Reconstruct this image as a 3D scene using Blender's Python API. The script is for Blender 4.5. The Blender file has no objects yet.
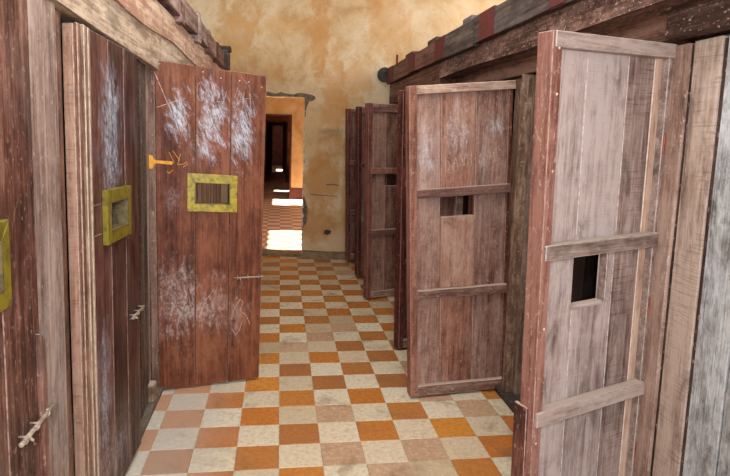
import bpy, bmesh, math, random
from mathutils import Vector, Matrix, noise
random.seed(7)
sc = bpy.context.scene
COL = sc.collection

# ------------------------------------------------------------------ camera
CAMP = Vector((-.016, -2.4808, 1.5073))
yaw, pit, rol = .1478, .1221, -.0332
fwd0 = Vector((math.sin(yaw), math.cos(yaw), 0)); rt0 = Vector((math.cos(yaw), -math.sin(yaw), 0)); up0 = Vector((0, 0, 1))
FW = fwd0*math.cos(pit) - up0*math.sin(pit); U2 = up0*math.cos(pit) + fwd0*math.sin(pit)
RT = rt0*math.cos(rol) - U2*math.sin(rol); UP = U2*math.cos(rol) + rt0*math.sin(rol)
cam_d = bpy.data.cameras.new('camera'); cam = bpy.data.objects.new('camera', cam_d); COL.objects.link(cam)
cam.matrix_world = Matrix(((RT.x, UP.x, -FW.x, CAMP.x), (RT.y, UP.y, -FW.y, CAMP.y), (RT.z, UP.z, -FW.z, CAMP.z), (0, 0, 0, 1)))
cam_d.sensor_width = 36; cam_d.lens = 580.15/730*36
cam_d.shift_y = -32/730
cam_d.clip_start = .02; cam_d.clip_end = 200
sc.camera = cam

# ------------------------------------------------------------------ light
def lin(r, g, b):
    f = lambda c: (c/255/12.92) if c/255 <= .04045 else ((c/255+.055)/1.055)**2.4
    return (f(r), f(g), f(b), 1)
w = bpy.data.worlds.new('sky'); sc.world = w; w.use_nodes = True
w.node_tree.nodes['Background'].inputs[0].default_value = (.80, .90, 1, 1)
w.node_tree.nodes['Background'].inputs[1].default_value = 1.6

def area(name, loc, target, sx, sy, power, color=(1, .95, .88)):
    d = bpy.data.lights.new(name, 'AREA'); d.shape = 'RECTANGLE'; d.size = sx; d.size_y = sy; d.energy = power; d.color = color
    o = bpy.data.objects.new(name, d); COL.objects.link(o); o.location = loc
    o.rotation_euler = (Vector(target)-Vector(loc)).to_track_quat('-Z', 'Y').to_euler()
    return o
# the photographer's flash, just above the lens
area('camera_flash', (.02, -2.50, 1.78), (.35, 3.0, 1.1), .30, .22, 24, (.97, .98, 1))
# daylight: open doorway behind the photographer and the windows over the cells
area('doorway_daylight', (.3, -4.85, 1.9), (.3, 3, 1.2), 2.4, 2.6, 70, (.98, .99, 1))
area('window_daylight_left', (-2.70, .6, 2.85), (.8, 1.2, 1.2), 4.4, 1.0, 42, (1, .99, .98))
area('window_daylight_right', (3.15, .6, 2.85), (-.8, 1.2, 1.2), 4.4, 1.0, 42, (1, .99, .98))
# overhead fill added to brighten the floor; no lamp is known there
area('ceiling_tube_lamp', (.3, -.5, 3.6), (.3, -.5, 0), .5, 2.8, 58, (1, .99, .97))
area('daylight_beyond', (3.1, 5.65, 1.9), (-.5, 7.0, 1.6), 1.5, 2.8, 26, (1, .97, .92))
sun_d = bpy.data.lights.new('sun', 'SUN'); sun_d.energy = 30; sun_d.angle = .009; sun_d.color = (1, .95, .88)
sun = bpy.data.objects.new('sun', sun_d); COL.objects.link(sun)
sun.rotation_euler = Vector((-1, 0, -1)).to_track_quat('-Z', 'Y').to_euler()
sun.location = (6, 6, 8)

sc.view_settings.view_transform = 'Standard'
sc.view_settings.look = 'None'
sc.view_settings.gamma = 1
sc.view_settings.use_curve_mapping = False
sc.view_settings.exposure = .22

# ------------------------------------------------------------------ helpers
def link(name, me, mat=None, parent=None):
    o = bpy.data.objects.new(name, me); COL.objects.link(o)
    if mat is not None and not me.materials: me.materials.append(mat)
    if parent is not None: o.parent = parent
    return o
def empty(name, loc=(0, 0, 0), rz=0):
    o = bpy.data.objects.new(name, None); COL.objects.link(o); o.location = loc; o.rotation_euler = (0, 0, rz)
    o.empty_display_size = .1
    return o
def tag(o, label=None, cat=None, group=None, kind=None):
    if label: o['label'] = label
    if cat: o['category'] = cat
    if group: o['group'] = group
    if kind: o['kind'] = kind
    return o
def bm_box(bm, x0, x1, y0, y1, z0, z1):
    v = [bm.verts.new(p) for p in ((x0, y0, z0), (x1, y0, z0), (x1, y1, z0), (x0, y1, z0), (x0, y0, z1), (x1, y0, z1), (x1, y1, z1), (x0, y1, z1))]
    for f in ((3, 2, 1, 0), (4, 5, 6, 7), (0, 1, 5, 4), (1, 2, 6, 5), (2, 3, 7, 6), (3, 0, 4, 7)): bm.faces.new([v[i] for i in f])
def bm_prism(bm, pts, f0, f1):
    a = [bm.verts.new(f0(*p)) for p in pts]; b = [bm.verts.new(f1(*p)) for p in pts]
    n = len(pts)
    bm.faces.new(a); bm.faces.new(b[::-1])
    for i in range(n): bm.faces.new((a[(i+1) % n], a[i], b[i], b[(i+1) % n]))
def finish(bm, name, bevel=0, seg=1, smooth=False, edge=-1):
    bmesh.ops.recalc_face_normals(bm, faces=bm.faces[:])
    if bevel: bmesh.ops.bevel(bm, geom=bm.edges[:], offset=bevel, segments=seg, affect='EDGES', clamp_overlap=True, material=edge)
    me = bpy.data.meshes.new(name); bm.to_mesh(me); bm.free()
    if smooth:
        for p in me.polygons: p.use_smooth = True
    return me
def box(name, x0, x1, y0, y1, z0, z1, mat, parent=None, bevel=.003):
    bm = bmesh.new(); bm_box(bm, x0, x1, y0, y1, z0, z1)
    return link(name, finish(bm, name, bevel), mat, parent)
def tube(bm, pts, r, n=8, cap=True):
    rings = []
    for i, p in enumerate(pts):
        p = Vector(p); a = Vector(pts[max(i-1, 0)]); b = Vector(pts[min(i+1, len(pts)-1)]); d = (b-a).normalized()
        s = d.cross(Vector((0, 0, 1))) if abs(d.z) < .9 else d.cross(Vector((0, 1, 0)))
        s.normalize(); t = d.cross(s)
        rr = r[i] if isinstance(r, (list, tuple)) else r
        rings.append([bm.verts.new(p+s*math.cos(k*2*math.pi/n)*rr+t*math.sin(k*2*math.pi/n)*rr) for k in range(n)])
    for a, b in zip(rings, rings[1:]):
        for k in range(n): bm.faces.new((a[k], a[(k+1) % n], b[(k+1) % n], b[k]))
    if cap: bm.faces.new(rings[0][::-1]); bm.faces.new(rings[-1])

# ------------------------------------------------------------------ materials
class NT:
    def __init__(s, name):
        s.m = bpy.data.materials.new(name); s.m.use_nodes = True; s.t = s.m.node_tree; s.b = s.t.nodes['Principled BSDF']
    def n(s, typ, **kw):
        o = s.t.nodes.new(typ)
        for k, v in kw.items(): setattr(o, k, v)
        return o
    def l(s, a, b): s.t.links.new(a, b)
    def val(s, sock, v):
        if hasattr(v, 'links') or hasattr(v, 'is_linked'): s.l(v, sock)
        else: sock.default_value = v
    def math(s, op, a, b=0., c=0., clamp=False):
        o = s.n('ShaderNodeMath', operation=op, use_clamp=clamp)
        s.val(o.inputs[0], a); s.val(o.inputs[1], b); s.val(o.inputs[2], c); return o.outputs[0]
    def vm(s, op, a, b=None):
        o = s.n('ShaderNodeVectorMath', operation=op); s.val(o.inputs[0], a)
        if b is not None: s.val(o.inputs[1], b)
        return o.outputs['Value'] if op in ('LENGTH', 'DISTANCE', 'DOT_PRODUCT') else o.outputs[0]
    def noise(s, vec, scale, detail=4, rough=.55, dist=0):
        o = s.n('ShaderNodeTexNoise'); s.l(vec, o.inputs['Vector']); o.inputs['Scale'].default_value = scale
        o.inputs['Detail'].default_value = detail; o.inputs['Roughness'].default_value = rough; o.inputs['Distortion'].default_value = dist
        return o.outputs['Fac']
    def ramp(s, fac, stops):
        o = s.n('ShaderNodeValToRGB'); s.l(fac, o.inputs[0]); e = o.color_ramp.elements
        while len(e) < len(stops): e.new(.5)
        for q, (p, c) in zip(e, stops): q.position = p; q.color = c if len(c) == 4 else (*c, 1)
        return o.outputs[0]
    def mr(s, v, a, b, c=0., d=1., smooth=True):
        o = s.n('ShaderNodeMapRange', interpolation_type='SMOOTHSTEP' if smooth else 'LINEAR'); s.l(v, o.inputs[0])
        for i, k in enumerate((a, b, c, d)): o.inputs[i+1].default_value = k
        return o.outputs[0]
    def mix(s, fac, a, b, mode='MIX'):
        o = s.n('ShaderNodeMix', data_type='RGBA', blend_type=mode, clamp_factor=True)
        s.val(o.inputs[0], fac); s.val(o.inputs[6], a); s.val(o.inputs[7], b); return o.outputs[2]
    def bump(s, h, strength, dist=.005):
        o = s.n('ShaderNodeBump'); o.inputs['Strength'].default_value = strength; o.inputs['Distance'].default_value = dist
        s.l(h, o.inputs['Height']); s.l(o.outputs[0], s.b.inputs['Normal'])
    def coord(s, which='Object'): return s.n('ShaderNodeTexCoord').outputs[which]
    def rnd(s): return s.n('ShaderNodeObjectInfo').outputs['Random']
def plain(name, col, rough=.7, noise_s=12., amt=.35, dark=None, bump=.2, metal=0):
    t = NT(name); co = t.coord(); n = t.noise(co, noise_s, 6, .65)
    d = dark or tuple(int(c*.6) for c in col)
    t.l(t.ramp(n, [(.32, lin(*d)), (.55, lin(*col)), (.8, lin(*[min(255, int(c*1.12)) for c in col]))]), t.b.inputs['Base Color'])
    t.b.inputs['Roughness'].default_value = rough; t.b.inputs['Metallic'].default_value = metal
    t.bump(n, bump, .004); return t.m
def wood(name, dark, base, light, axis='z', rough=.6, marks=(), saw=0, speck=0, speckcol=(225, 205, 190), var=.25, bump=.35, dust=0, dustcol=(190, 180, 170), streak=.34, blot=1.0, settle=.65):
    """weathered boards: stretched grain, blotches, saw marks, pale specks and chalk or wear marks (centre, radii, strength, colour)"""
    t = NT(name); co = t.coord(); rnd = t.rnd()
    off = t.n('ShaderNodeCombineXYZ'); r37 = t.math('MULTIPLY', rnd, 37.); t.l(r37, off.inputs[0]); t.l(t.math('MULTIPLY', rnd, 71.), off.inputs[1]); t.l(t.math('MULTIPLY', rnd, 53.), off.inputs[2])
    p = t.vm('ADD', co, off.outputs[0])
    lo, hi = 1.1, 34.
    sv = {'z': (hi, hi, lo), 'y': (hi, lo, hi), 'x': (lo, hi, hi)}[axis]
    g = t.noise(t.vm('MULTIPLY', p, sv), 1., 6, .62, .5)
    sv2 = {'z': (150, 150, 7), 'y': (150, 7, 150), 'x': (7, 150, 150)}[axis]
    gf = t.noise(t.vm('MULTIPLY', p, sv2), 1., 2, .5)
    bl = t.noise(t.vm('MULTIPLY', p, tuple(4. if s > 2 else 1.8 for s in sv)), 1., 5, .65, .5)
    mo = t.noise(t.vm('MULTIPLY', p, tuple(26. if s > 2 else 13. for s in sv)), 1., 6, .72, .3)
    f = t.math('ADD', t.math('MULTIPLY', g, streak), t.math('MULTIPLY', bl, .36*blot))
    f = t.math('ADD', f, t.math('MULTIPLY', mo, .30+.36*(1-blot)+.34-streak))
    f = t.math('ADD', f, t.math('MULTIPLY', t.math('SUBTRACT', gf, .5), .20))
    f = t.math('ADD', f, t.math('MULTIPLY', t.math('SUBTRACT', rnd, .5), var*.7))
    col = t.ramp(f, [(.395, lin(*dark)), (.49, lin(*base)), (.61, lin(*light))])
    st_ = t.mr(t.noise(t.vm('MULTIPLY', t.vm('ADD', p, (9., 4., 2.)), tuple(11. if s > 2 else 3.2 for s in sv)), 1., 7, .72, .6), .53, .68)
    col = t.mix(t.math('MULTIPLY', st_, .55), col, lin(*[int(c*.62) for c in dark]))
    h = t.math('ADD', g, t.math('MULTIPLY', gf, .5))
    if saw:
        ss = {'z': (8, 8, 240), 'y': (8, 240, 8), 'x': (240, 8, 8)}[axis]
        sm = t.math('MULTIPLY', t.mr(t.noise(t.vm('MULTIPLY', p, ss), 1., 3, .6, .3), .50, .66), t.mr(t.noise(p, 7., 4), .36, .60, .1, 1))
        col = t.mix(t.math('MULTIPLY', sm, saw), col, lin(*dark)); h = t.math('SUBTRACT', h, t.math('MULTIPLY', sm, .5))
    if dust:
        d = t.math('MULTIPLY', t.mr(t.noise(t.vm('MULTIPLY', p, tuple(9. if s > 2 else (3. if streak > .1 else 7.) for s in sv)), 1., 6, .7), .46, .72), dust)
        col = t.mix(d, col, lin(*dustcol))
    if speck:
        v = t.mr(t.noise(t.vm('MULTIPLY', p, tuple(80. if s > 2 else 45. for s in sv)), 1., 4, .65), .58, .68)
        col = t.mix(t.math('MULTIPLY', v, speck), col, lin(*speckcol))
    for (cx, cz, rx, rz, st, mc, hard) in marks:
        sep = t.n('ShaderNodeSeparateXYZ'); t.l(co, sep.inputs[0])
        dx = t.math('DIVIDE', t.math('SUBTRACT', sep.outputs[0 if axis != 'Y' else 1], cx), rx)
        dz = t.math('DIVIDE', t.math('SUBTRACT', sep.outputs[2], cz), rz)
        dist = t.math('SQRT', t.math('ADD', t.math('MULTIPLY', dx, dx), t.math('MULTIPLY', dz, dz)))
        rot = t.n('ShaderNodeVectorRotate', rotation_type='Y_AXIS'); t.l(co, rot.inputs['Vector']); rot.inputs['Angle'].default_value = .35 if hard else .0
        wob = t.noise(t.vm('MULTIPLY', rot.outputs[0], (24, 24, 8)), 1., 8, .78, .4)
        a = t.math('ADD', t.mr(dist, 1.6, .0, 0, 1, False), t.math('MULTIPLY', t.math('SUBTRACT', wob, .5), 2.6))
        m = t.math('MULTIPLY', t.mr(a, .40, 1.15 if not hard else 1.0), t.mr(dist, 1.8, 1.2))
        fine = t.mr(t.noise(t.vm('MULTIPLY', rot.outputs[0], (130, 130, 22) if hard else (60, 60, 40)), 1., 4, .7, .3), .40, .58, .22, 1)
        m = t.math('MULTIPLY', t.math('MULTIPLY', m, fine), st)
        col = t.mix(m, col, lin(*mc))
    nz = t.n('ShaderNodeSeparateXYZ'); t.l(t.n('ShaderNodeNewGeometry').outputs['Normal'], nz.inputs[0])
    col = t.mix(t.mr(nz.outputs[2], .6, .95, 0, settle), col, lin(206, 190, 178))   # dust settled on upward faces
    t.l(col, t.b.inputs['Base Color'])
    t.l(t.mr(g, .3, .7, rough+.1, rough-.12), t.b.inputs['Roughness'])
    t.b.inputs['Specular IOR Level'].default_value = .22
    t.bump(h, bump, .004)
    EDGE[name] = plain(name+'_worn_edge', tuple(int(l*.75+200*.25) for l in light), .7, 40., dark=base)
    return t.m

EDGE = {}
CH = (196, 202, 216)
M = {}
M['door_a'] = wood('red_brown_door_wood', (58, 29, 19), (100, 53, 34), (136, 82, 56), marks=[
    (.155, 1.58, .085, .17, .95, CH, 1), (.335, 1.57, .10, .27, .95, CH, 1), (.50, 1.52, .085, .27, .85, CH, 1),
    (.30, 1.40, .10, .10, .5, CH, 1), (.30, .48, .26, .20, .8, (188, 166, 160), 0), (.13, .55, .15, .30, .75, (188, 172, 170), 0), (.30, .20, .35, .18, .55, (150, 98, 74), 0),
    (.47, .40, .10, .16, .5, (180, 150, 140), 1), (.12, 1.12, .06, .14, .35, (165, 150, 155), 0), (.44, .72, .05, .06, .7, (60, 38, 36), 0),
    (.42, .08, .12, .06, .6, (70, 40, 34), 0), (.20, .10, .08, .05, .4, (70, 40, 34), 0)], rough=.5, var=.14)
M['stile_a'] = wood('grey_brown_stile_wood', (66, 44, 38), (104, 76, 66), (138, 112, 100), speck=.3)
M['door_b'] = wood('dark_maroon_door_wood', (48, 28, 26), (88, 54, 48), (126, 88, 78), marks=[
    (.30, 1.42, .17, .30, 1.0, (176, 188, 208), 0), (.30, 1.62, .12, .14, .8, CH, 1), (.17, .50, .10, .40, .95, (164, 168, 182), 0), (.30, .20, .30, .20, .75, (160, 150, 150), 0)], rough=.42, var=.2, dust=.12)
M['strip_b'] = wood('pale_pink_planed_wood', (104, 74, 60), (146, 108, 90), (178, 144, 124), saw=.5, speck=.2)
M['strip_cream'] = wood('pale_moulding_wood', (100, 76, 62), (150, 124, 104), (188, 166, 146))
M['door_n'] = wood('deep_red_door_wood', (50, 30, 26), (94, 60, 50), (146, 108, 94), speck=.25, rough=.45, var=.12, dust=.10)
M['post_l'] = wood('weathered_grey_post_wood', (92, 74, 66), (142, 120, 110), (180, 162, 152), speck=.35, blot=1.1, marks=[(0, .75, 1.2, .6, .8, (146, 152, 162), 0)])
M['jamb_l'] = wood('brown_jamb_wood', (72, 48, 40), (122, 88, 74), (158, 126, 110), speck=.2)
M['jamb_dark'] = wood('dark_jamb_wood', (48, 38, 34), (82, 68, 62), (130, 114, 104), speck=.4)
M['lintel_l'] = wood('bleached_lintel_wood', (142, 120, 102), (200, 178, 154), (230, 214, 196), axis='y', dust=.35, dustcol=(170, 160, 152), speck=.2)
M['beam_l'] = wood('pale_pink_beam_wood', (170, 130, 108), (222, 192, 168), (240, 220, 202), axis='y', dust=.3, dustcol=(150, 112, 96))
M['rail_l'] = wood('red_grey_rail_wood', (84, 50, 42), (146, 112, 102), (204, 194, 188), axis='y', dust=.6, dustcol=(166, 158, 154), speck=.3)
M['door_c'] = wood('pinkish_brown_door_wood', (98, 66, 56), (148, 112, 99), (186, 154, 140), marks=[
    (.575, 1.42, .075, .20, 1.0, (196, 200, 210), 0), (.16, 1.58, .07, .08, .9, (196, 198, 204), 0), (.225, 1.38, .03, .15, .8, (186, 190, 200), 0), (.12, 1.1, .2, .3, .3, (180, 160, 150), 0), (.50, 1.12, .04, .05, .6, (96, 92, 110), 0)],
    speck=.3, dust=.35, dustcol=(172, 150, 142), var=.18, saw=.25)
M['panel_c'] = wood('orange_brown_plank_wood', (110, 70, 56), (158, 110, 92), (190, 154, 136), marks=[(.40, 1.52, .12, .26, .9, (204, 192, 190), 0), (.36, .85, .14, .22, .6, (196, 172, 160), 0), (.40, 1.03, .12, .05, .8, (84, 66, 60), 0)], speck=.25, dust=.3, dustcol=(186, 162, 148), var=.1)
M['stile_c'] = wood('red_stile_wood', (84, 46, 34), (128, 80, 64), (164, 118, 100), saw=.5, speck=.3)
M['rail_c'] = wood('pale_worn_rail_wood', (120, 88, 74), (176, 144, 124), (216, 194, 176), axis='x', speck=.4, dust=.4, dustcol=(206, 190, 176))
M['rail_dark'] = wood('dark_rail_wood', (60, 36, 32), (94, 62, 54), (134, 102, 92), axis='x', speck=.2)
M['rail_mid'] = wood('brown_rail_wood', (104, 74, 64), (146, 114, 100), (182, 154, 140), axis='x', speck=.3)
M['door_d'] = wood('dusty_mauve_plank_wood', (88, 70, 66), (138, 119, 114), (176, 160, 155), dust=.35, dustcol=(172, 162, 160), speck=.15, var=.2, saw=.1)
M['door_d_saw'] = wood('saw_marked_plank_wood', (74, 56, 50), (130, 109, 102), (168, 149, 142), saw=.75, dust=.2, var=.08)
M['stile_d'] = wood('brick_red_stile_wood', (62, 33, 27), (102, 60, 49), (148, 106, 92), speck=.35, dust=.2, dustcol=(170, 130, 122))
M['rail_d'] = wood('grey_mauve_rail_wood', (82, 66, 60), (124, 105, 97), (164, 146, 138), axis='x', speck=.2, dust=.3)
M['strip_d'] = wood('pale_tan_strip_wood', (126, 96, 80), (172, 142, 122), (200, 176, 158))
M['post_c'] = wood('mottled_brown_post_wood', (112, 88, 72), (172, 146, 124), (206, 186, 166), speck=.5, streak=.2)
M['plank_r'] = wood('pale_rough_plank_wood', (98, 78, 68), (154, 132, 118), (194, 174, 160), saw=.5, speck=.3, dust=.2)
M['plank_r_brown'] = wood('brown_jamb_plank_wood', (88, 66, 56), (140, 112, 98), (180, 154, 140), speck=.4, saw=.3)
M['plank_grey'] = wood('cracked_grey_plank_wood', (80, 80, 78), (146, 148, 148), (192, 196, 198), dust=.55, dustcol=(112, 102, 94), speck=.35, bump=1.0, rough=.85, streak=.05)
M['batten_dark'] = wood('dark_gap_batten_wood', (44, 34, 30), (76, 60, 53), (124, 104, 94), speck=.5)  # dark strips for the plank gaps, their shade put into the colour
M['beam_r'] = wood('speckled_dark_beam_wood', (50, 30, 25), (98, 68, 58), (158, 124, 110), axis='y', speck=.9, speckcol=(204, 176, 160), bump=.9, dust=.55, dustcol=(164, 136, 122), streak=.15)
M['beam_far'] = wood('dark_smooth_beam_wood', (44, 24, 20), (82, 48, 40), (120, 80, 68), axis='y', speck=.2)
M['lintel_r'] = wood('dark_brown_lintel_wood', (58, 36, 28), (98, 66, 52), (146, 112, 94), axis='y', speck=.15)
M['lintel_r_near'] = wood('worn_brown_lintel_wood', (54, 36, 28), (92, 66, 54), (140, 112, 98), axis='y', speck=.5)
M['rail_r'] = wood('grey_top_rail_wood', (46, 39, 36), (76, 66, 62), (112, 102, 96), axis='y', dust=.25, dustcol=(96, 60, 50))
M['door_far'] = wood('dark_red_far_door_wood', (84, 54, 44), (132, 96, 82), (164, 132, 116), saw=.9, speck=.2, dust=.25, dustcol=(140, 124, 112))
M['stile_far'] = wood('dark_red_far_stile_wood', (64, 30, 26), (100, 54, 46), (134, 86, 76), speck=.2)
M['kerb'] = wood('dark_grey_sill_wood', (44, 38, 34), (74, 65, 59), (116, 106, 98), axis='y', speck=.3, settle=.05)
M['cell'] = wood('dark_cell_board_wood', (24, 18, 16), (40, 30, 27), (60, 46, 40), var=.2)  # shade inside the cells is put into this dark board colour

def tile_mat(name, cols, stain):
    t = NT(name); co = t.coord(); rnd = t.rnd()
    geo = t.n('ShaderNodeNewGeometry').outputs['Position']
    base = t.ramp(rnd, [(k/(len(cols)-1), lin(*c)) for k, c in enumerate(cols)])
    n1 = t.noise(geo, 42., 7, .72); n2 = t.noise(geo, 5., 4, .6, .6); n3 = t.noise(geo, 90., 3, .6)
    base = t.mix(t.mr(n1, .46, .68, 0, .75), base, lin(*stain))
    base = t.mix(t.mr(n1, .48, .30, 0, .5), base, lin(238, 226, 200), 'MIX') if 'orange' not in name else t.mix(t.mr(n1, .46, .28, 0, .55), base, lin(222, 156, 84))
    base = t.mix(t.math('MULTIPLY', t.mr(n3, .58, .72), .25), base, lin(92, 66, 46))
    base = t.mix(t.mr(n2, .52, .74, 0, .6), base, lin(126, 98, 74))
    sx = t.n('ShaderNodeSeparateXYZ'); t.l(geo, sx.inputs[0])
    # grey dust trodden in along the left sill
    edge = t.math('MULTIPLY', t.mr(t.math('ADD', sx.outputs[0], t.math('MULTIPLY', n2, .35)), .06, -.34), t.mr(n1, .2, .6, .45, .95))
    base = t.mix(t.math('MULTIPLY', edge, .45 if 'orange' in name else .8), base, lin(190, 186, 178))
    # dark spill marks left on two neighbouring tiles
    t.l(base, t.b.inputs['Base Color'])
    t.l(t.mr(n1, .3, .7, .34, .58), t.b.inputs['Roughness'])
    t.bump(t.math('ADD', n1, t.math('MULTIPLY', n3, .4)), .12, .003)
    return t.m
M['tile_o'] = tile_mat('orange_tile', [(204, 132, 50), (176, 114, 60), (212, 140, 54), (160, 104, 62), (206, 128, 46), (186, 112, 44)], (160, 100, 58))
M['tile_c'] = tile_mat('cream_tile', [(226, 216, 192), (204, 186, 154), (234, 226, 204), (192, 170, 136), (228, 218, 194), (212, 190, 160)], (188, 164, 132))
M['tile_p'] = tile_mat('pale_pink_tile', [(196, 162, 130), (188, 152, 122), (202, 172, 144)], (176, 138, 108))
M['grout'] = plain('pale_grout', (196, 182, 156), .85, 30)
def checker_mat():
    t = NT('checker_tile_floor'); geo = t.n('ShaderNodeNewGeometry').outputs['Position']
    c = t.n('ShaderNodeTexChecker'); t.l(geo, c.inputs['Vector']); c.inputs['Scale'].default_value = 5
    c.inputs['Color1'].default_value = lin(224, 212, 198); c.inputs['Color2'].default_value = lin(190, 126, 92)
    n = t.noise(geo, 9., 4)
    t.l(t.mix(t.mr(n, .5, .75, 0, .4), c.outputs[0], lin(150, 112, 82)), t.b.inputs['Base Color']); t.b.inputs['Roughness'].default_value = .4
    return t.m
M['checker'] = checker_mat()
def plaster(name, pal, ochre_amt=1., seed=0.):
    t = NT(name); geo = t.n('ShaderNodeNewGeometry').outputs['Position']
    p = t.vm('ADD', geo, (seed, seed*.3, seed*.7))
    big = t.noise(t.vm('MULTIPLY', p, (1.7, 1.7, 1.5)), 1., 5, .6, 1.0)
    mid = t.noise(t.vm('MULTIPLY', p, (6, 6, 5)), 1., 7, .68, .4)
    fine = t.noise(p, 42., 4, .65)
    f = t.math('ADD', t.math('MULTIPLY', big, .72), t.math('MULTIPLY', mid, .30))
    col = t.ramp(f, [(.37, lin(*pal[0])), (.47, lin(*pal[1])), (.56, lin(*pal[2])), (.67, lin(*pal[3]))])
    sep = t.n('ShaderNodeSeparateXYZ'); t.l(geo, sep.inputs[0])
    # patches of older ochre limewash showing through
    def blob(cx, cz, rx, rz, colr, st):
        nonlocal col
        dx = t.math('DIVIDE', t.math('SUBTRACT', sep.outputs[0], cx), rx); dz = t.math('DIVIDE', t.math('SUBTRACT', sep.outputs[2], cz), rz)
        d = t.math('SQRT', t.math('ADD', t.math('MULTIPLY', dx, dx), t.math('MULTIPLY', dz, dz)))
        m = t.mr(t.math('ADD', d, t.math('MULTIPLY', t.math('SUBTRACT', mid, .5), 2.6)), 1.25, .55)
        col = t.mix(t.math('MULTIPLY', m, st*.8), col, lin(*colr))
    for b in BLOBS if ochre_amt else (): blob(*b)
    col = t.mix(t.math('MULTIPLY', t.mr(fine, .60, .70), .45), col, lin(130, 88, 52))
    col = t.mix(t.math('MULTIPLY', t.mr(mid, .62, .70), .2), col, lin(226, 200, 164))
    t.l(col, t.b.inputs['Base Color']); t.b.inputs['Roughness'].default_value = .88
    t.bump(t.math('ADD', mid, t.math('MULTIPLY', fine, .4)), .35, .01); return t.m
OC = (188, 140, 78)
BLOBS = [(-.55, 2.55, .32, .55, OC, .8), (-.20, 2.18, .22, .13, (202, 146, 80), .55), (-.15, 2.75, .5, .14, (205, 150, 80), .5), (.62, 1.95, .16, .62, (200, 142, 70), .75), (.42, 2.68, .13, .5, (196, 134, 62), .7),
         (.86, 2.15, .2, .25, (204, 146, 74), .6), (.50, .95, .26, .38, (192, 132, 56), .8), (.44, .40, .25, .20, (186, 126, 54), .85), (.78, .62, .08, .6, (196, 140, 70), .6), (.72, .22, .16, .16, (214, 186, 150), .8),
         (1.2, 2.75, .25, .5, (206, 150, 84), .55), (.27, .55, .05, .2, (120, 104, 84), .9), (.62, 1.52, .20, .06, (120, 108, 84), .55), (.32, 1.55, .12, .32, (222, 196, 150), .6)]
M['plaster'] = plaster('cream_ochre_plaster', [(188, 148, 100), (206, 176, 134), (215, 192, 156), (224, 206, 178)])
M['plaster_yellow'] = plaster('yellow_limewash', [(168, 128, 74), (190, 150, 94), (200, 164, 110), (208, 178, 128)], 0, 3.)
M['plaster_brown'] = plaster('brown_limewash', [(120, 60, 34), (150, 84, 48), (176, 112, 66), (190, 130, 84)], 0, 5.)
M['wainscot'] = plain('dark_red_wainscot_paint', (92, 34, 20), .7, 6)
M['white_wall'] = plain('pale_room_plaster', (206, 190, 164), .9, 3.)
M['mortar'] = plain('grey_cement_mortar', (124, 108, 90), .95, 24., bump=.8)
M['chip'] = plain('white_chipped_plaster', (224, 208, 184), .95, 24., bump=.8)
M['plinth'] = plain('grey_cement_plinth', (136, 116, 90), .85, 9., bump=.4, dark=(92, 72, 52))
M['yellow'] = plain('chipped_yellow_green_paint', (172, 152, 26), .38, 30., dark=(92, 84, 34))
M['yellow_dull'] = plain('tarnished_yellow_green_paint', (126, 114, 32), .36, 30., dark=(78, 72, 36))  # darker copy of the frame paint, with shade put into its colour
M['yellow_line'] = plain('pale_rubbed_metal_edge', (206, 196, 130), .4, 40.)
M['lining'] = plain('dirty_metal_lining', (110, 96, 62), .6, 40.)
M['iron'] = plain('pale_dusty_iron', (176, 160, 146), .5, 60., dark=(110, 92, 80), metal=.2)
M['rust'] = plain('rust_red_iron', (96, 26, 18), .7, 40., dark=(62, 18, 14))
M['hinge_rust'] = plain('orange_rusted_hinge_iron', (150, 74, 54), .6, 50., dark=(104, 50, 38))
M['dark_iron'] = plain('dark_iron', (48, 42, 38), .6, 30.)
M['ochre_paint'] = plain('ochre_yellow_paint', (224, 160, 20), .55, 40., dark=(196, 130, 20))
M['chalk'] = plain('white_chalk', (206, 208, 214), .9, 60.)
M['chalk_faint'] = plain('faint_chalk', (172, 164, 166), .9, 60.)
M['scratch'] = plain('pale_scratched_wood', (206, 170, 150), .8, 60.)
M['nail'] = plain('pale_nail_head', (220, 200, 180), .5, 60.)

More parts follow.
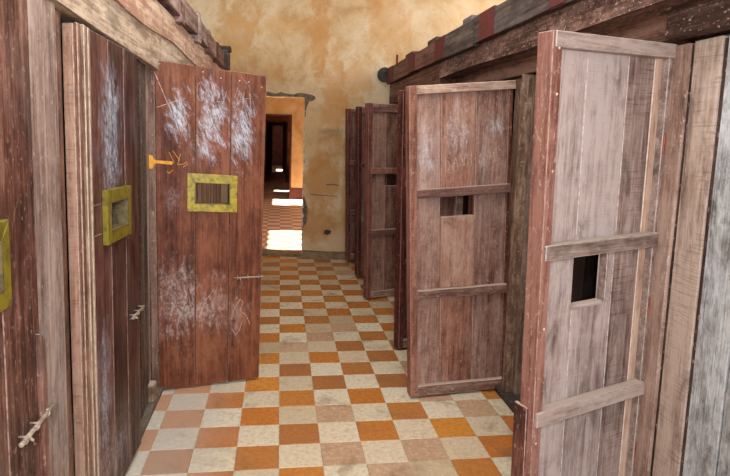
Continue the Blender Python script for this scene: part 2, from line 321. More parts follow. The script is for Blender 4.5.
# ------------------------------------------------------------------ doors
class Door:
    """local x runs from the hinge to the free edge, the face towards the corridor is at t = 0 (t grows towards the viewer)"""
    def __init__(s, hinge, free, side, corners, label, group='cell doors along the corridor', toff=0):
        hx, hy = hinge; fx, fy = free; a = math.atan2(fy-hy, fx-hx)
        ny = Vector((-math.sin(a), math.cos(a)))*side      # direction of growing t
        s.o = empty('cell_door', (hx-ny.x*toff, hy-ny.y*toff, 0), a); s.side = side; s.W = math.hypot(fx-hx, fy-hy); s.c = corners
        tag(s.o, label, 'door', group, 'thing')
        s.z0 = corners[0][1]; s.z1 = (corners[2][1]+corners[3][1])/2
    def P(s, u, z):
        v = (z-s.z0)/(s.z1-s.z0); (a, b, c, d) = s.c
        lx, lz = a[0]+(d[0]-a[0])*v, a[1]+(d[1]-a[1])*v
        rx, rz = b[0]+(c[0]-b[0])*v, b[1]+(c[1]-b[1])*v
        return lx+(rx-lx)*u, lz+(rz-lz)*u
    def X(s, u, z, t):
        x, zz = s.P(u, z); return Vector((x, t*s.side, zz))
    def quad(s, bm, u0, u1, z0, z1, t0, t1):
        pts = [(u0, z0), (u1, z0), (u1, z1), (u0, z1)]
        bm_prism(bm, pts, lambda u, z: s.X(u, z, t0), lambda u, z: s.X(u, z, t1))
    def piece(s, name, u0, u1, z0, z1, t0, t1, mat, parent=None, bevel=.0025):
        bm = bmesh.new(); s.quad(bm, u0, u1, z0, z1, t0, t1)
        o = link(name, finish(bm, name, bevel, edge=1), mat, parent or s.o); o.data.materials.append(EDGE.get(mat.name, mat)); return o
    def plank(s, u0, u1, mat, hatch=None, t0=-.028, t1=0., gap=.003, z0=None, z1=None):
        z0 = s.z0 if z0 is None else z0; z1 = s.z1 if z1 is None else z1
        g = gap/s.W/2; u0 += g; u1 -= g
        bm = bmesh.new()
        if hatch and hatch[0] < u1-.03 and hatch[1] > u0+.03:
            h0, h1, hz0, hz1 = hatch
            s.quad(bm, u0, u1, z0, hz0, t0, t1); s.quad(bm, u0, u1, hz1, z1, t0, t1)
            if h0 > u0+.01: s.quad(bm, u0, h0, hz0, hz1, t0, t1)
            if h1 < u1-.01: s.quad(bm, h1, u1, hz0, hz1, t0, t1)
        else: s.quad(bm, u0, u1, z0, z1, t0, t1)
        o = link('plank', finish(bm, 'plank', .0028, edge=1), mat, s.o); o.data.materials.append(EDGE.get(mat.name, mat)); return o
    def hatch_frame(s, u0, u1, z0, z1, i0, i1, j0, j1, mat, t1=.014, lining=.05):
        fr = empty('hatch_frame'); fr.parent = s.o; fr['label'] = 'yellow green painted metal frame round the hatch'
        O = [(u0, z0), (u1, z0), (u1, z1), (u0, z1)]; I = [(i0, j0), (i1, j0), (i1, j1), (i0, j1)]
        for k in range(4):
            bm = bmesh.new(); q = [O[k], O[(k+1) % 4], I[(k+1) % 4], I[k]]
            bm_prism(bm, q, lambda u, z: s.X(u, z, .0005), lambda u, z: s.X(u, z, t1))
            link('frame_bar', finish(bm, 'frame_bar', .002), mat, fr)
            bm = bmesh.new(); a, b = I[k], I[(k+1) % 4]
            ca = lambda p: (p[0]+(.5*(i0+i1)-p[0])*.06, p[1]+(.5*(j0+j1)-p[1])*.06)
            bm_prism(bm, [a, b, ca(b), ca(a)], lambda u, z: s.X(u, z, -lining), lambda u, z: s.X(u, z, t1+.002))
            link('lining_strip', finish(bm, 'lining_strip', 0), M['lining'], fr)
    def nails(s, pts, t=.001, r=.006):
        for u, z in pts:
            bm = bmesh.new(); bmesh.ops.create_icosphere(bm, subdivisions=1, radius=r)
            c = s.X(u, z, t)
            for v in bm.verts: v.co = Vector((v.co.x, v.co.y*.4, v.co.z))+c
            link('nail', finish(bm, 'nail', 0), M['nail'], s.o)
    def strokes(s, name, lines, r, mat, t=.0012, label=None):
        bm = bmesh.new()
        for ln in lines:
            pts = [s.X(u, z, t) for u, z in ln]
            for a, b in zip(pts, pts[1:]):
                d = (b-a)
                if d.length < 1e-5: continue
                n = Vector((-d.z, 0, d.x)).normalized()*r; e = d.normalized()*r*.5
                yv = Vector((0, .0008*s.side, 0))
                q = [a-e-n, b+e-n, b+e+n, a-e+n]
                lo = [bm.verts.new(p-yv) for p in q]; hi = [bm.verts.new(p+yv) for p in q]
                bm.faces.new(lo); bm.faces.new(hi[::-1])
                for i in range(4): bm.faces.new((lo[i], hi[i], hi[(i+1) % 4], lo[(i+1) % 4]))
        o = link(name, finish(bm, name, 0), mat, s.o)
        o['kind'] = 'stuff'
        if label: o['label'] = label
        return o
    def bolt(s, u0, u1, z, r=.007):
        bo = empty('slide_bolt'); bo.parent = s.o; bo['label'] = 'pale dusty iron slide bolt'
        a, b = s.X(u0, z, .016), s.X(u1, z+.004, .016)
        bm = bmesh.new(); tube(bm, [a, a+(b-a)*.5, b], r, 8); link('rod', finish(bm, 'rod', 0, smooth=True), M['iron'], bo)
        for k in (.12, .45, .8):
            c = a+(b-a)*k; bm = bmesh.new()
            pts = [c+Vector((0, s.side*(-.016), -.010)), c+Vector((0, s.side*.003, -.009)), c+Vector((0, s.side*.008, 0)), c+Vector((0, s.side*.003, .009)), c+Vector((0, s.side*(-.016), .010))]
            tube(bm, pts, .003, 6); link('staple', finish(bm, 'staple', 0, smooth=True), M['iron'], bo)
        bm = bmesh.new(); c = a+(b-a)*.2
        tube(bm, [c, c+Vector((0, s.side*.012, -.010)), c+Vector((.004, s.side*.014, -.024))], [.004, .004, .005], 6); link('grip', finish(bm, 'grip', 0, smooth=True), M['iron'], bo)

# --- left side, swung open (hinge nearest the camera)
A = Door((-.722, .822), (-.115, .962), -1, [(0, .014), (.614, .014), (.642, 1.823), (-.006, 1.872)], 'reddish brown plank door swung open with chalk scribbles and a yellow framed hatch', 'cell doors along the left wall')
HA = (.386, .688, 1.088, 1.207)
A.plank(0, .062, M['stile_a'], t1=.006)
for u0, u1 in ((.062, .39), (.39, .69), (.69, 1)): A.plank(u0, u1, M['door_a'], HA)
for z in (.10, .72, 1.38, 1.74):
    A.piece('back_rail', .02, .98, z, z+.06, -.055, -.028, M['rail_dark'])
A.hatch_frame(.318, .754, 1.043, 1.257, .384, .690, 1.088, 1.207, M['yellow'])
A.bolt(.735, 1.03, .655, .0045)
A.nails([(.60, 1.80), (.76, 1.80), (.84, 1.80), (.10, 1.83), (.45, 1.82), (.955, 1.78)], r=.004)
A.strokes('scratch_line', [[(.03, 1.83), (.16, 1.63)], [(.075, 1.60), (.30, 1.665)]], .0018, M['scratch'])
A.strokes('chalk_writing', [
    [(.455, 1.745), (.43, 1.765), (.405, 1.745), (.40, 1.70), (.415, 1.665), (.445, 1.66), (.455, 1.69), (.435, 1.695)], [(.475, 1.72), (.475, 1.665)],
    [(.50, 1.77), (.50, 1.665)], [(.525, 1.775), (.525, 1.665), (.545, 1.665)], [(.56, 1.70), (.59, 1.72), (.57, 1.665), (.60, 1.67)],
    [(.61, 1.755), (.625, 1.67), (.65, 1.73)], [(.745, 1.76), (.72, 1.70)], [(.76, 1.745), (.735, 1.66), (.775, 1.70)], [(.80, 1.74), (.79, 1.62)], [(.85, 1.735), (.87, 1.60)], [(.80, 1.70), (.86, 1.71)],
    [(.82, 1.56), (.86, 1.58), (.84, 1.50), (.88, 1.52)], [(.80, 1.45), (.85, 1.47), (.83, 1.40)]], .0012, M['chalk_faint'], label='faded white chalk scrawl')
def disc_shape(door, pts, t1, mat, name):
    bm = bmesh.new(); bm_prism(bm, pts, lambda u, z: door.X(u, z, .0), lambda u, z: door.X(u, z, t1)); return link(name, finish(bm, name, 0), mat, door.o)
disc_shape(A, [(.006, 1.268), (.034, 1.270), (.044, 1.292), (.062, 1.300), (.062, 1.316), (.046, 1.322), (.036, 1.340), (.006, 1.346)], .009, M['ochre_paint'], 'paint_patch')
disc_shape(A, [(.062, 1.300), (.19, 1.297), (.205, 1.308), (.19, 1.316), (.062, 1.316)], .0015, M['ochre_paint'], 'paint_bar')
A.strokes('paint_scribble', [[(.20, 1.375), (.255, 1.325)], [(.265, 1.36), (.24, 1.30), (.29, 1.305), (.31, 1.318), (.32, 1.305), (.285, 1.288)], [(.17, 1.365), (.21, 1.31)], [(.15, 1.26), (.17, 1.25), (.20, 1.268), (.17, 1.252)]], .0012, M['ochre_paint'], label='ochre paint scribble')
A.strokes('scuff_curve', [[(.72, .40), (.75, .47), (.80, .52), (.83, .50), (.80, .45), (.86, .42), (.90, .36)], [(.73, .34), (.76, .30), (.80, .33), (.82, .38)], [(.55, .58), (.48, .52), (.42, .42)]], .0013, M['scratch'])

# --- left side, slightly ajar
B = Door((-.667, -.447), (-.636, .192), -1, [(0, .045), (.636, .045), (.646, 1.818), (0, 1.836)], 'dark maroon plank door standing slightly ajar with bluish chalk dust and a yellow hatch', 'cell doors along the left wall')
HB = (.335, .655, 1.115, 1.225)
B.plank(.0, .05, M['strip_b'], t0=-.012)
B.plank(.05, .088, M['strip_cream'], t1=.008)
B.plank(.088, .115, M['jamb_dark'], t1=-.006)
B.plank(.115, .145, M['strip_cream'], t1=.006)
for u0, u1 in ((.145, .44), (.44, .72), (.72, 1)): B.plank(u0, u1, M['door_b'], HB)
B.piece('hinge_edge', -.004, .05, B.z0, B.z1-.004, -.047, -.013, M['strip_b'])
for z in (.10, .72, 1.38, 1.72): B.piece('back_rail', .052, .98, z, z+.06, -.055, -.029, M['rail_dark'])
B.hatch_frame(.29, .73, 1.068, 1.272, .335, .655, 1.115, 1.225, M['yellow_dull'], t1=.022)
B.bolt(.74, 1.02, .70, .005)

# --- left side, closed, cut by the picture edge
N = Door((-.668, -1.455), (-.668, -.815), -1, [(0, .045), (.64, .045), (.64, 1.845), (0, 1.845)], 'deep red closed plank door with a long slide bolt, at the left picture edge', 'cell doors along the left wall')
HN = (.315, .62, 1.118, 1.236)
for u0, u1 in ((0, .36), (.36, .675), (.675, 1)): N.plank(u0, u1, M['door_n'], HN)
N.hatch_frame(.25, .685, 1.072, 1.282, .315, .62, 1.118, 1.236, M['yellow_dull'], t1=.02)
N.bolt(.72, 1.05, .70, .0065)
bm = bmesh.new(); bm_prism(bm, [(.955, .94), (1.0, .915), (1.0, .47), (.975, .44), (.955, .50)], lambda u, z: N.X(u, z, -.004), lambda u, z: N.X(u, z, .014))
link('edge_strip', finish(bm, 'edge_strip', .002), M['door_n'], N.o)

# --- right side, swung open, battened faces towards the camera (hinge on the right)
def batten_door(hinge, free, corners, label, planks, rails, hatch, stile_u, mats, depth=.035, group='cell doors along the right wall', right_strip=None):
    d = Door(hinge, free, 1, corners, label, group, toff=depth)
    for k, (u0, u1) in enumerate(planks): d.plank(u0, u1, mats['plank'][k % len(mats['plank'])], hatch, t0=-.026)
    d.piece('stile', stile_u, 1, d.z0, d.z1, -.03, depth, mats['stile'])
    for (z0, z1, m, ua, ub, dp) in rails: d.piece('rail', ua, ub, z0, z1, .0, dp, m)
    if right_strip: d.piece('hinge_strip', *right_strip[:2], d.z0, d.z1, .0, right_strip[2], right_strip[3])
    return d
Cd = batten_door((1.365, .706), (.752, .628), [(0, .014), (.618, .014), (.708, 1.775), (.066, 1.842)],
    'pinkish brown battened door with scratched writing, swung open midway along the right wall',
    [(.0, .045), (.045, .36), (.36, .69), (.69, .925)],
    [(1.762, 1.808, M['rail_c'], .0, .935, .03), (1.185, 1.233, M['rail_dark'], .03, .94, .036), (.600, .650, M['rail_mid'], .03, .945, .034), (.014, .075, M['rail_c'], .03, .95, .03)],
    (.36, .69, 1.065, 1.188), .93, {'plank': [M['stile_c'], M['door_c'], M['panel_c'], M['door_c']], 'stile': M['stile_c']})
bm = bmesh.new(); Cd.quad(bm, .362, .688, .652, 1.064, 0, .012); link('hatch_board', finish(bm, 'hatch_board', .003), M['panel_c'], Cd.o)
for z in (.55, 1.30, 1.66): Cd.piece('back_rail', .02, .92, z, z+.05, -.05, -.026, M['rail_dark'])
LZ = 1.345
def let(ch, u, w, h, z=LZ):
    u_ = lambda a: u-a*w; z_ = lambda b: z+b*h
    S = {'D': [[(0, 0), (0, 1), (.5, .9), (.9, .5), (.5, .1), (0, 0), (-.1, -.5)]], 'A': [[(0, 0), (.5, 1), (1, 0)], [(.2, .4), (.8, .4)]],
         'N': [[(0, 0), (0, 1), (.9, 0), (.9, 1)]], 'H': [[(0, 0), (0, 1)], [(.8, 0), (.8, 1)], [(0, .5), (.8, .5)]],
         'C': [[(.8, .9), (.3, 1), (0, .5), (.3, 0), (.8, .1)]], 'O': [[(.4, 1), (0, .5), (.4, 0), (.8, .5), (.4, 1)]],
         'M': [[(0, 0), (.1, 1), (.45, .3), (.8, 1), (.9, 0)]], 'R': [[(0, 0), (0, 1), (.7, .8), (0, .5), (.8, 0)]]}[ch]
    return [[(u_(a), z_(b)) for a, b in ln] for ln in S]
L = []
for ch, u, z, h in (('D', .645, 1.325, .06), ('A', .575, 1.345, .055), ('N', .51, 1.35, .065), ('H', .435, 1.35, .075), ('C', .325, 1.352, .06), ('O', .275, 1.362, .045), ('M', .22, 1.365, .055), ('R', .155, 1.365, .08)):
    L += let(ch, u, .05, h, z)
Cd.strokes('scratched_writing', L, .002, M['scratch'], t=.0012, label='pale letters scratched across two boards')

Dd = batten_door((1.365, -.55), (.79, -.773), [(-.012, .014), (.560, .014), (.607, 1.842), (-.005, 1.862)],
    'dusty mauve battened door with a dark hatch and brick red edge, nearest on the right',
    [(.0, .10), (.10, .335), (.335, .675), (.675, .94)],
    [(1.803, 1.852, M['rail_d'], .0, .985, .040), (1.130, 1.180, M['rail_d'], .02, .985, .044), (.560, .610, M['rail_d'], .02, .985, .044), (.014, .070, M['rail_d'], .02, .94, .03)],
    (.42, .70, .948, 1.128), .93, {'plank': [M['strip_d'], M['door_d_saw'], M['door_d'], M['door_d']], 'stile': M['stile_d']}, right_strip=(.0, .035, .028, M['rail_d']))
Dd.piece('hatch_liner', .405, .42, .945, 1.128, -.02, .014, M['rail_d']); Dd.piece('hatch_liner', .42, .70, .936, .948, -.02, .012, M['rail_d'])
Dd.piece('edge_batten', .985, 1.012, .10, .62, -.05, .01, M['stile_d'])
for z in (1.50, .90, .33):
    h = Dd.piece('hinge', -.012, .032, z-.034, z+.034, .029, .0335, M['hinge_rust']); h['label'] = 'orange rusted hinge leaf'
Dd.nails([(.955, 1.80), (.955, 1.66), (.955, 1.42), (.955, 1.16), (.955, .90), (.955, .585), (.97, .50), (.955, .36)], t=.036, r=.005)

def far_door(hinge, free, z0, z1, label, seed):
    W = math.hypot(hinge[0]-free[0], hinge[1]-free[1])
    d = batten_door(hinge, free, [(0, z0), (W-.03, z0), (W+.02, z1), (.03, z1)], label, [(0, .12), (.12, .40), (.40, .68), (.68, .93)],
        [(z1-.07, z1-.02, M['rail_dark'], .0, .935, .03), (1.165, 1.215, M['stile_c'], .02, .95, .04), (.60, .65, M['rail_mid'], .02, .95, .034), (z0, z0+.055, M['rail_mid'], .02, .94, .03)],
        (.40, .68, 1.05, 1.165), .93, {'plank': [M['rail_mid'], M['door_far'], M['door_far'], M['door_far']], 'stile': M['stile_far']})
    return d
G = far_door((1.365, 1.62), (.805, 1.362), .014, 1.81, 'dark red battened door mostly hidden behind the pinkish door, only its edge showing', 1)
E = far_door((1.365, 2.87), (.763, 2.617), .014, 1.785, 'dark red battened door with grey rails, third from the far wall', 2)
F1 = far_door((1.365, 3.68), (.785, 3.44), .03, 1.79, 'narrow dark red door edge between two other far doors', 3)
F2 = far_door((1.365, 4.14), (.735, 4.03), .08, 1.79, 'dark red battened door standing open against the far plaster wall', 4)

# ------------------------------------------------------------------ floor
fl = empty('floor'); tag(fl, kind='structure')
box('floor_bed', -.9, 1.5, -1.2, 4.75, -.05, -.0025, M['grout'], fl, 0)
tm = {}
for key in ('tile_o', 'tile_c', 'tile_p'):
    bm = bmesh.new(); bm_box(bm, -.0988, .0988, -.0988, .0988, -.012, 0); tm[key] = finish(bm, 'tile', .0015); tm[key].materials.append(M[key])
pink = {(1, 0), (1, 2), (3, 0), (2, -1), (5, 2), (4, 3), (1, 8), (0, 7)}
for j in range(-4, 23):
    for i in range(-4, 7):
        k = 'tile_o' if (i+j) % 2 else 'tile_c'
        if (i, j) in pink or (k == 'tile_o' and random.random() < .10 and j > 4): k = 'tile_p'
        o = link('tile', tm[k], None, fl); o.location = (.1+i*.2, .1+j*.2, random.uniform(-.0006, .0006)); o.rotation_euler = (random.uniform(-.002, .002), random.uniform(-.002, .002), random.uniform(-.004, .004))
def slab(x0, x1, y0, y1):
    o = box('floor_field', x0, x1, y0, y1, -.05, -.001, M['checker'], fl, 0); return o
slab(-3, -.9, -5.2, 4.75); slab(1.5, 3.4, -5.2, 4.75); slab(-.9, 1.5, -5.2, -1.2)
slab(-3, 3.4, 4.75, 24)

# ------------------------------------------------------------------ left cell front
wl = empty('wall_left'); tag(wl, kind='structure')
def vplank(x0, x1, y0, y1, z0, z1, mat, parent, name='plank', lean=0., bevel=.004):
    bm = bmesh.new(); bm_box(bm, x0, x1, y0, y1, z0, z1)
    for v in bm.verts:
        v.co.y += lean*(v.co.z-z0)/(z1-z0)
    bmesh.ops.subdivide_edges(bm, edges=[e for e in bm.edges if abs((e.verts[0].co-e.verts[1].co).z) > .5], cuts=6)
    for v in bm.verts:
        v.co.y += (noise.noise(Vector((y0*9, v.co.z*2.2, v.co.x)))*.004)
    return link(name, finish(bm, name, 0), mat, parent)
vplank(-.75, -.678, -.81, -.60, .03, 1.86, M['post_l'], wl, 'post')
vplank(-.75, -.684, -.597, -.545, .03, 1.845, M['jamb_l'], wl, 'jamb')
vplank(-.76, -.735, -.545, -.46, .03, 1.83, M['batten_dark'], wl, 'batten')  # strip coloured for the shade in the gap beside the hinge edge
vplank(-.78, -.695, .30, .50, .03, 1.83, M['jamb_dark'], wl, 'jamb')
vplank(-.78, -.70, .503, .66, .03, 1.83, M['jamb_dark'], wl, 'post')
vplank(-.80, -.72, .663, .80, .03, 1.83, M['post_l'], wl, 'post')
box('wedge', -.715, -.665, .62, .70, .035, .13, M['strip_cream'], wl, .006)
for k, y in enumerate([1.52+.195*q for q in range(15)]):
    vplank(-.77-.006*(k % 2), -.70+.004*(k % 3), y, y+.19, .03, 1.86, M['door_n' if k % 4 else 'jamb_l'], wl)
for k, y in enumerate([-2.6+.19*q for q in range(6)]): vplank(-.77, -.70, y, y+.185, .03, 1.86, M['door_n'], wl)
box('sill', -.80, -.662, -2.6, 4.5, 0.0, .032, M['kerb'], wl, .004)
def long_beam(name, x0, x1, y0, y1, z0, z1, mat, parent, amp_b=.0, amp_t=.0, seg=26, seed=0., taper=0.):
    """a beam along the corridor whose lower and upper edges wander"""
    bm = bmesh.new(); rows = []
    for k in range(seg+1):
        y = y0+(y1-y0)*k/seg
        b = z0+noise.noise(Vector((y*1.1+seed, seed, 0)))*amp_b+taper*k/seg; tt = z1+noise.noise(Vector((y*1.7+seed, 4+seed, 0)))*amp_t
        rows.append([bm.verts.new(p) for p in ((x0, y, b), (x1, y, b), (x1, y, tt), (x0, y, tt))])
    for a, b in zip(rows, rows[1:]):
        for i in range(4): bm.faces.new((a[i], a[(i+1) % 4], b[(i+1) % 4], b[i]))
    bm.faces.new(rows[0]); bm.faces.new(rows[-1][::-1])
    return link(name, finish(bm, name, 0), mat, parent)
long_beam('lintel', -.80, -.668, -2.6, .9, 1.935, 2.03, M['lintel_l'], wl, .004, 0, seed=1.3, taper=-.12)
long_beam('lintel', -.80, -.670, .903, 4.5, 1.82, 2.03, M['lintel_l'], wl, .004, 0, seed=1.3)
long_beam('beam', -.80, -.658, -2.6, 4.5, 2.0, 2.165, M['beam_l'], wl, .035, .02, seed=4.2)
long_beam('top_rail', -.80, -.625, -2.6, 4.45, 2.185, 2.325, M['rail_l'], wl, .03, .012, 40, seed=2.2)
for y in (.35, 1.28, 2.05, 2.65, 3.3):
    box('rail_strap', -.80, -.619, y, y+.13, 2.15, 2.335, M['rust' if y > 3 else 'rail_l'], wl, .003)
for y, h in ((.85, .05), (2.2, .07), (2.9, .05), (3.6, .05)):
    box('joist_end', -.82, -.64, y, y+.10, 2.32, 2.325+h, M['rail_l'], wl, .006)
box('end_bracket', -.72, -.585, 4.05, 4.35, 2.16, 2.36, M['rail_r'], wl, .01)
box('end_bracket', -.70, -.565, 4.15, 4.30, 2.36, 2.42, M['rail_r'], wl, .01)

# ------------------------------------------------------------------ right cell front
wr = empty('wall_right'); tag(wr, kind='structure')
XR = 1.368
vplank(XR-.006, XR+.06, -.622, -.515, .03, 1.855, M['plank_r_brown'], wr, 'jamb')
vplank(XR+.008, XR+.05, -.642, -.623, .03, 1.85, M['batten_dark'], wr, 'batten')  # fills the plank gap, coloured as its shade
vplank(XR+.002, XR+.05, -.768, -.644, .03, 1.858, M['plank_r'], wr)
vplank(XR+.010, XR+.05, -.788, -.770, .03, 1.85, M['batten_dark'], wr, 'batten')
vplank(XR+.006, XR+.05, -.925, -.790, .03, 1.86, M['plank_grey'], wr)
vplank(XR+.010, XR+.05, -1.08, -.931, .03, 1.86, M['plank_grey'], wr)
for k in range(8): vplank(XR+.008, XR+.05, -1.24-.16*k, -1.085-.16*k, .03, 1.86, M['plank_r' if k % 2 else 'plank_grey'], wr)
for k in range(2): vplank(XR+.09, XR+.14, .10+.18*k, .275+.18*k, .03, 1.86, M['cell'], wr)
vplank(1.362, 1.45, .585, .625, .03, 1.862, M['plank_r'], wr, 'jamb')
vplank(1.305, 1.360, .615, .648, .03, 1.866, M['post_c'], wr, 'post')
vplank(XR+.010, XR+.06, .74, .90, .03, 1.868, M['post_c'], wr, 'post')
for y0, y1 in ((1.32, 1.63), (2.25, 2.88), (3.5, 3.7), (4.12, 4.3)):
    n = max(1, round((y1-y0)/.18))
    for k in range(n): vplank(XR, XR+.06, y0+(y1-y0)*k/n, y0+(y1-y0)*(k+1)/n-.004, .03, 1.9, M['stile_far'], wr)
box('sill', 1.285, 1.46, -2.6, 4.3, 0, .032, M['kerb'], wr, .004)
long_beam('lintel', 1.372, 1.46, -.55, 2.1, 1.885, 2.04, M['lintel_r'], wr, .004, 0, seed=3.)
long_beam('lintel', 1.318, 1.46, -2.6, -.555, 1.868, 2.06, M['lintel_r_near'], wr, .012, 0, seed=5.)
long_beam('beam', 1.235, 1.47, -2.6, 2.12, 1.978, 2.105, M['beam_r'], wr, .012, .008, seed=7.)
long_beam('beam', 1.24, 1.47, 2.125, 4.3, 1.88, 2.12, M['beam_far'], wr, .004, .0, seed=9.)
ys = [-2.6, -1.0, .12, 1.20, 2.10, 3.1, 4.28]
for k in range(len(ys)-1):
    long_beam('top_rail', 1.195, 1.40, ys[k]+.003, ys[k+1]-.003, 2.108-.008*(k % 2), 2.262+.008*(k % 2), M['rail_r' if k < 4 else 'beam_far'], wr, .006, .006, 10, seed=11.+k)
for y0, y1 in ((-.02, .11), (.83, 1.08), (1.87, 2.14), (2.85, 3.12), (3.9, 4.2)):
    bm = bmesh.new(); bm_box(bm, 1.189, 1.42, y0, y1, 2.105, 2.272); link('rail_strap', finish(bm, 'rail_strap', .002), M['rust'], wr)
for y0, y1, h, m in ((1.10, 1.24, .02, 'rail_r'), (1.28, 1.46, .045, 'rail_r'), (2.15, 2.42, .045, 'rail_r'), (3.0, 3.3, .045, 'beam_far')):
    box('joist_end', 1.20, 1.5, y0, y1, 2.255, 2.262+h, M[m], wr, .006)
bm = bmesh.new(); tube(bm, [(1.20, 3.72, 2.25), (1.20, 3.72, 2.36)], .012, 6); link('iron_pin', finish(bm, 'iron_pin', 0), M['rust'], wr)
bm = bmesh.new(); tube(bm, [(1.17, 4.26, 2.205), (1.17, 4.31, 2.205)], .085, 16); tube(bm, [(1.17, 4.235, 2.235), (1.17, 4.265, 2.235)], .02, 8)
link('end_cap', finish(bm, 'end_cap', .004), M['dark_iron'], wr)

# ------------------------------------------------------------------ light-blocking cell covers, partitions and outer room shell
def struct(name, x0, x1, y0, y1, z0, z1, mat): return tag(box(name, x0, x1, y0, y1, z0, z1, mat, None, 0), kind='structure')
sh = empty('cell_block'); tag(sh, kind='structure')
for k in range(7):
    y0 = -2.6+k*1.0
    box('roof_board', -2.8, -.80, y0, y0+1.0, 2.17, 2.20, M['cell'], sh, 0)  # unseen covers added to keep light out of the cells
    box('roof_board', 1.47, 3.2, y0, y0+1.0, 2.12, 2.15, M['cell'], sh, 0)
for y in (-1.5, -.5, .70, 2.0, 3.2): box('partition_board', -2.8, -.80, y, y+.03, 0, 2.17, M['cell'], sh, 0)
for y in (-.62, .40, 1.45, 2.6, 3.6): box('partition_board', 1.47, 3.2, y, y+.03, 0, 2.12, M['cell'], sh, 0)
struct('wall_outer_left', -3.0, -2.8, -5.2, 4.75, 0, 2.3, M['white_wall']); struct('wall_outer_left', -3.0, -2.8, -5.2, 4.75, 3.4, 3.7, M['white_wall'])
struct('wall_outer_right', 3.2, 3.4, -5.2, 4.75, 0, 2.3, M['white_wall']); struct('wall_outer_right', 3.2, 3.4, -5.2, 4.75, 3.4, 3.7, M['white_wall'])
struct('wall_behind', -3.0, -1.0, -5.2, -5.0, 0, 3.7, M['white_wall']); struct('wall_behind', 1.6, 3.4, -5.2, -5.0, 0, 3.7, M['white_wall']); struct('wall_behind', -1.0, 1.6, -5.2, -5.0, 3.3, 3.7, M['white_wall'])
struct('ceiling', -3.0, 3.4, -5.2, 24, 3.7, 3.85, M['white_wall'])

# ------------------------------------------------------------------ far plaster wall with its doorway
wb = empty('wall_back', (.262, 4.53, 0), -.17); tag(wb, kind='structure')
def wprism(name, poly, y0, y1, mat, parent):
    bm = bmesh.new(); bm_prism(bm, poly, lambda x, z: Vector((x, y0, z)), lambda x, z: Vector((x, y1, z))); return link(name, finish(bm, name, 0), mat, parent)
random.seed(3)
rough_r = [(random.uniform(-.008, .008), z) for z in [0.04+.06*k for k in range(31)]]
wprism('wall_pier', [(0, 0)]+rough_r+[(-.01, 1.925), (.0, 3.7), (3.2, 3.7), (3.2, 0)], 0, .22, M['plaster'], wb)
rough_t = [(-.01-.05*k, 1.925+random.uniform(-.008, .008)) for k in range(14)]
wprism('wall_header', rough_t+[(-.70, 1.925), (-.70, 3.7), (0.0, 3.7)], 0, .22, M['plaster'], wb)
wprism('wall_pier', [(-.70, 0), (-.70, 3.7), (-3.2, 3.7), (-3.2, 0)], 0, .22, M['plaster'], wb)
# cement repair around the opening
def blobpoly(pts, j=.012):
    return [(x+random.uniform(-j, j), z+random.uniform(-j, j)) for x, z in pts]
top = [(-.68+.05*k, 1.962+.012*math.sin(k*1.7)) for k in range(13)]+[(-.02, 1.975), (.05, 1.955), (.10, 1.952), (.135, 1.93), (.13, 1.90), (.08, 1.88), (.05, 1.885), (.03, 1.80), (.022, 1.70)]
bot = [(.004, 1.70), (.006, 1.80), (-.002, 1.922)]+[(-.03-.05*k, 1.926) for k in range(14)]
wprism('mortar_patch', blobpoly(top, .008)+bot, -.006, .0, M['mortar'], wb)
wprism('mortar_patch', blobpoly([(.006, .10), (.006, .35), (.05, .42), (.06, .60), (.03, .72), (.005, .78), (.005, .50)], .004), -.004, .0, M['mortar'], wb)
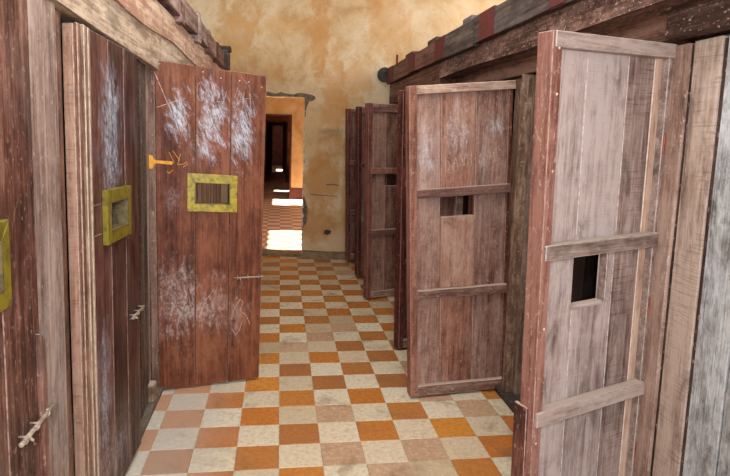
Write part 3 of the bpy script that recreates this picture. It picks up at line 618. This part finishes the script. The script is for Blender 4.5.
# bare plaster chipped white along the edge of the opening
for k in range(14):
    z = .10+k*.125+random.uniform(-.02, .02); wdt = random.uniform(.008, .022); hh = random.uniform(.05, .12)
    wprism('plaster_chip', blobpoly([(-.004, z), (wdt*.7, z+.01), (wdt, z+hh*.5), (wdt*.5, z+hh), (-.004, z+hh)], .003), -.0075, .06, M['chip'], wb)
wprism('plinth', [(.02, 0), (.02, .085), (.30, .078), (.6, .085), (1.3, .08), (1.3, 0)], -.10, 0, M['plinth'], wb)
wprism('plinth', [(-.70, 0), (-.70, .03), (.02, .03), (.02, 0)], -.03, .26, M['plinth'], wb)
wprism('plinth', [(-2.0, 0), (-2.0, .085), (-.72, .08), (-.72, 0)], -.10, 0, M['plinth'], wb)
wprism('crack', blobpoly([(.28, .90), (.36, .905), (.43, .90), (.43, .888), (.36, .893), (.28, .888)], .004), -.003, 0, M['mortar'], wb)
wprism('crack', blobpoly([(.10, .775), (.24, .77), (.42, .765), (.42, .755), (.24, .76), (.10, .764)], .003), -.003, 0, M['mortar'], wb)
wprism('plaster_hole', blobpoly([(.27, .30), (.31, .285), (.345, .30), (.35, .33), (.31, .345), (.28, .335)], .006), -.003, 0, M['dark_iron'], wb)

# ------------------------------------------------------------------ rooms beyond the doorway, opening one behind another
def room_wall(y, xa, xb, top, mat, lower, n):
    r = empty('wall_beyond', (0, y, 0)); tag(r, kind='structure')
    box('wall_pier', xb, 3.2, 0, .2, 0, 3.7, mat, r, 0); box('wall_pier', -2.8, xa, 0, .2, 0, 3.7, mat, r, 0); box('wall_header', xa, xb, 0, .2, top, 3.7, mat, r, 0)
    box('wainscot', xb, 3.2, -.006, 0, 0, lower, M['wainscot'], r, 0); box('wainscot', -2.8, xa, -.006, 0, 0, lower, M['wainscot'], r, 0)
    for a, b in ((xb, xb+.035), (xa-.035, xa)): box('door_frame', a, b, -.02, .2, 0, top+.03, M['wainscot'], r, 0)
    box('door_frame', xa, xb, -.02, .2, top-.005, top+.03, M['wainscot'], r, 0)
room_wall(10.75, -.42, .205, 1.868, M['plaster_yellow'], .26, 2)
room_wall(15.2, -.42, .165, 1.80, M['plaster_brown'], .5, 3)
room_wall(19.4, -.30, .08, 1.74, M['wainscot'], .5, 4)
struct('wall_beyond_left', -3.0, -2.8, 4.75, 24, 0, 3.7, M['plaster_yellow'])
struct('wall_end', -3.0, 3.4, 23.8, 24, 0, 3.7, M['wainscot'])
gaps = [(4.85, 6.45), (9.62, 10.70), (12.39, 12.78), (20.2, 21.5)]
y = 4.75
for a, b in gaps:
    struct('wall_beyond_right', 3.2, 3.4, y, a, 0, 3.7, M['plaster_yellow']); struct('wall_beyond_right', 3.2, 3.4, a, b, 3.55, 3.7, M['plaster_yellow']); y = b
struct('wall_beyond_right', 3.2, 3.4, y, 24, 0, 3.7, M['plaster_yellow'])
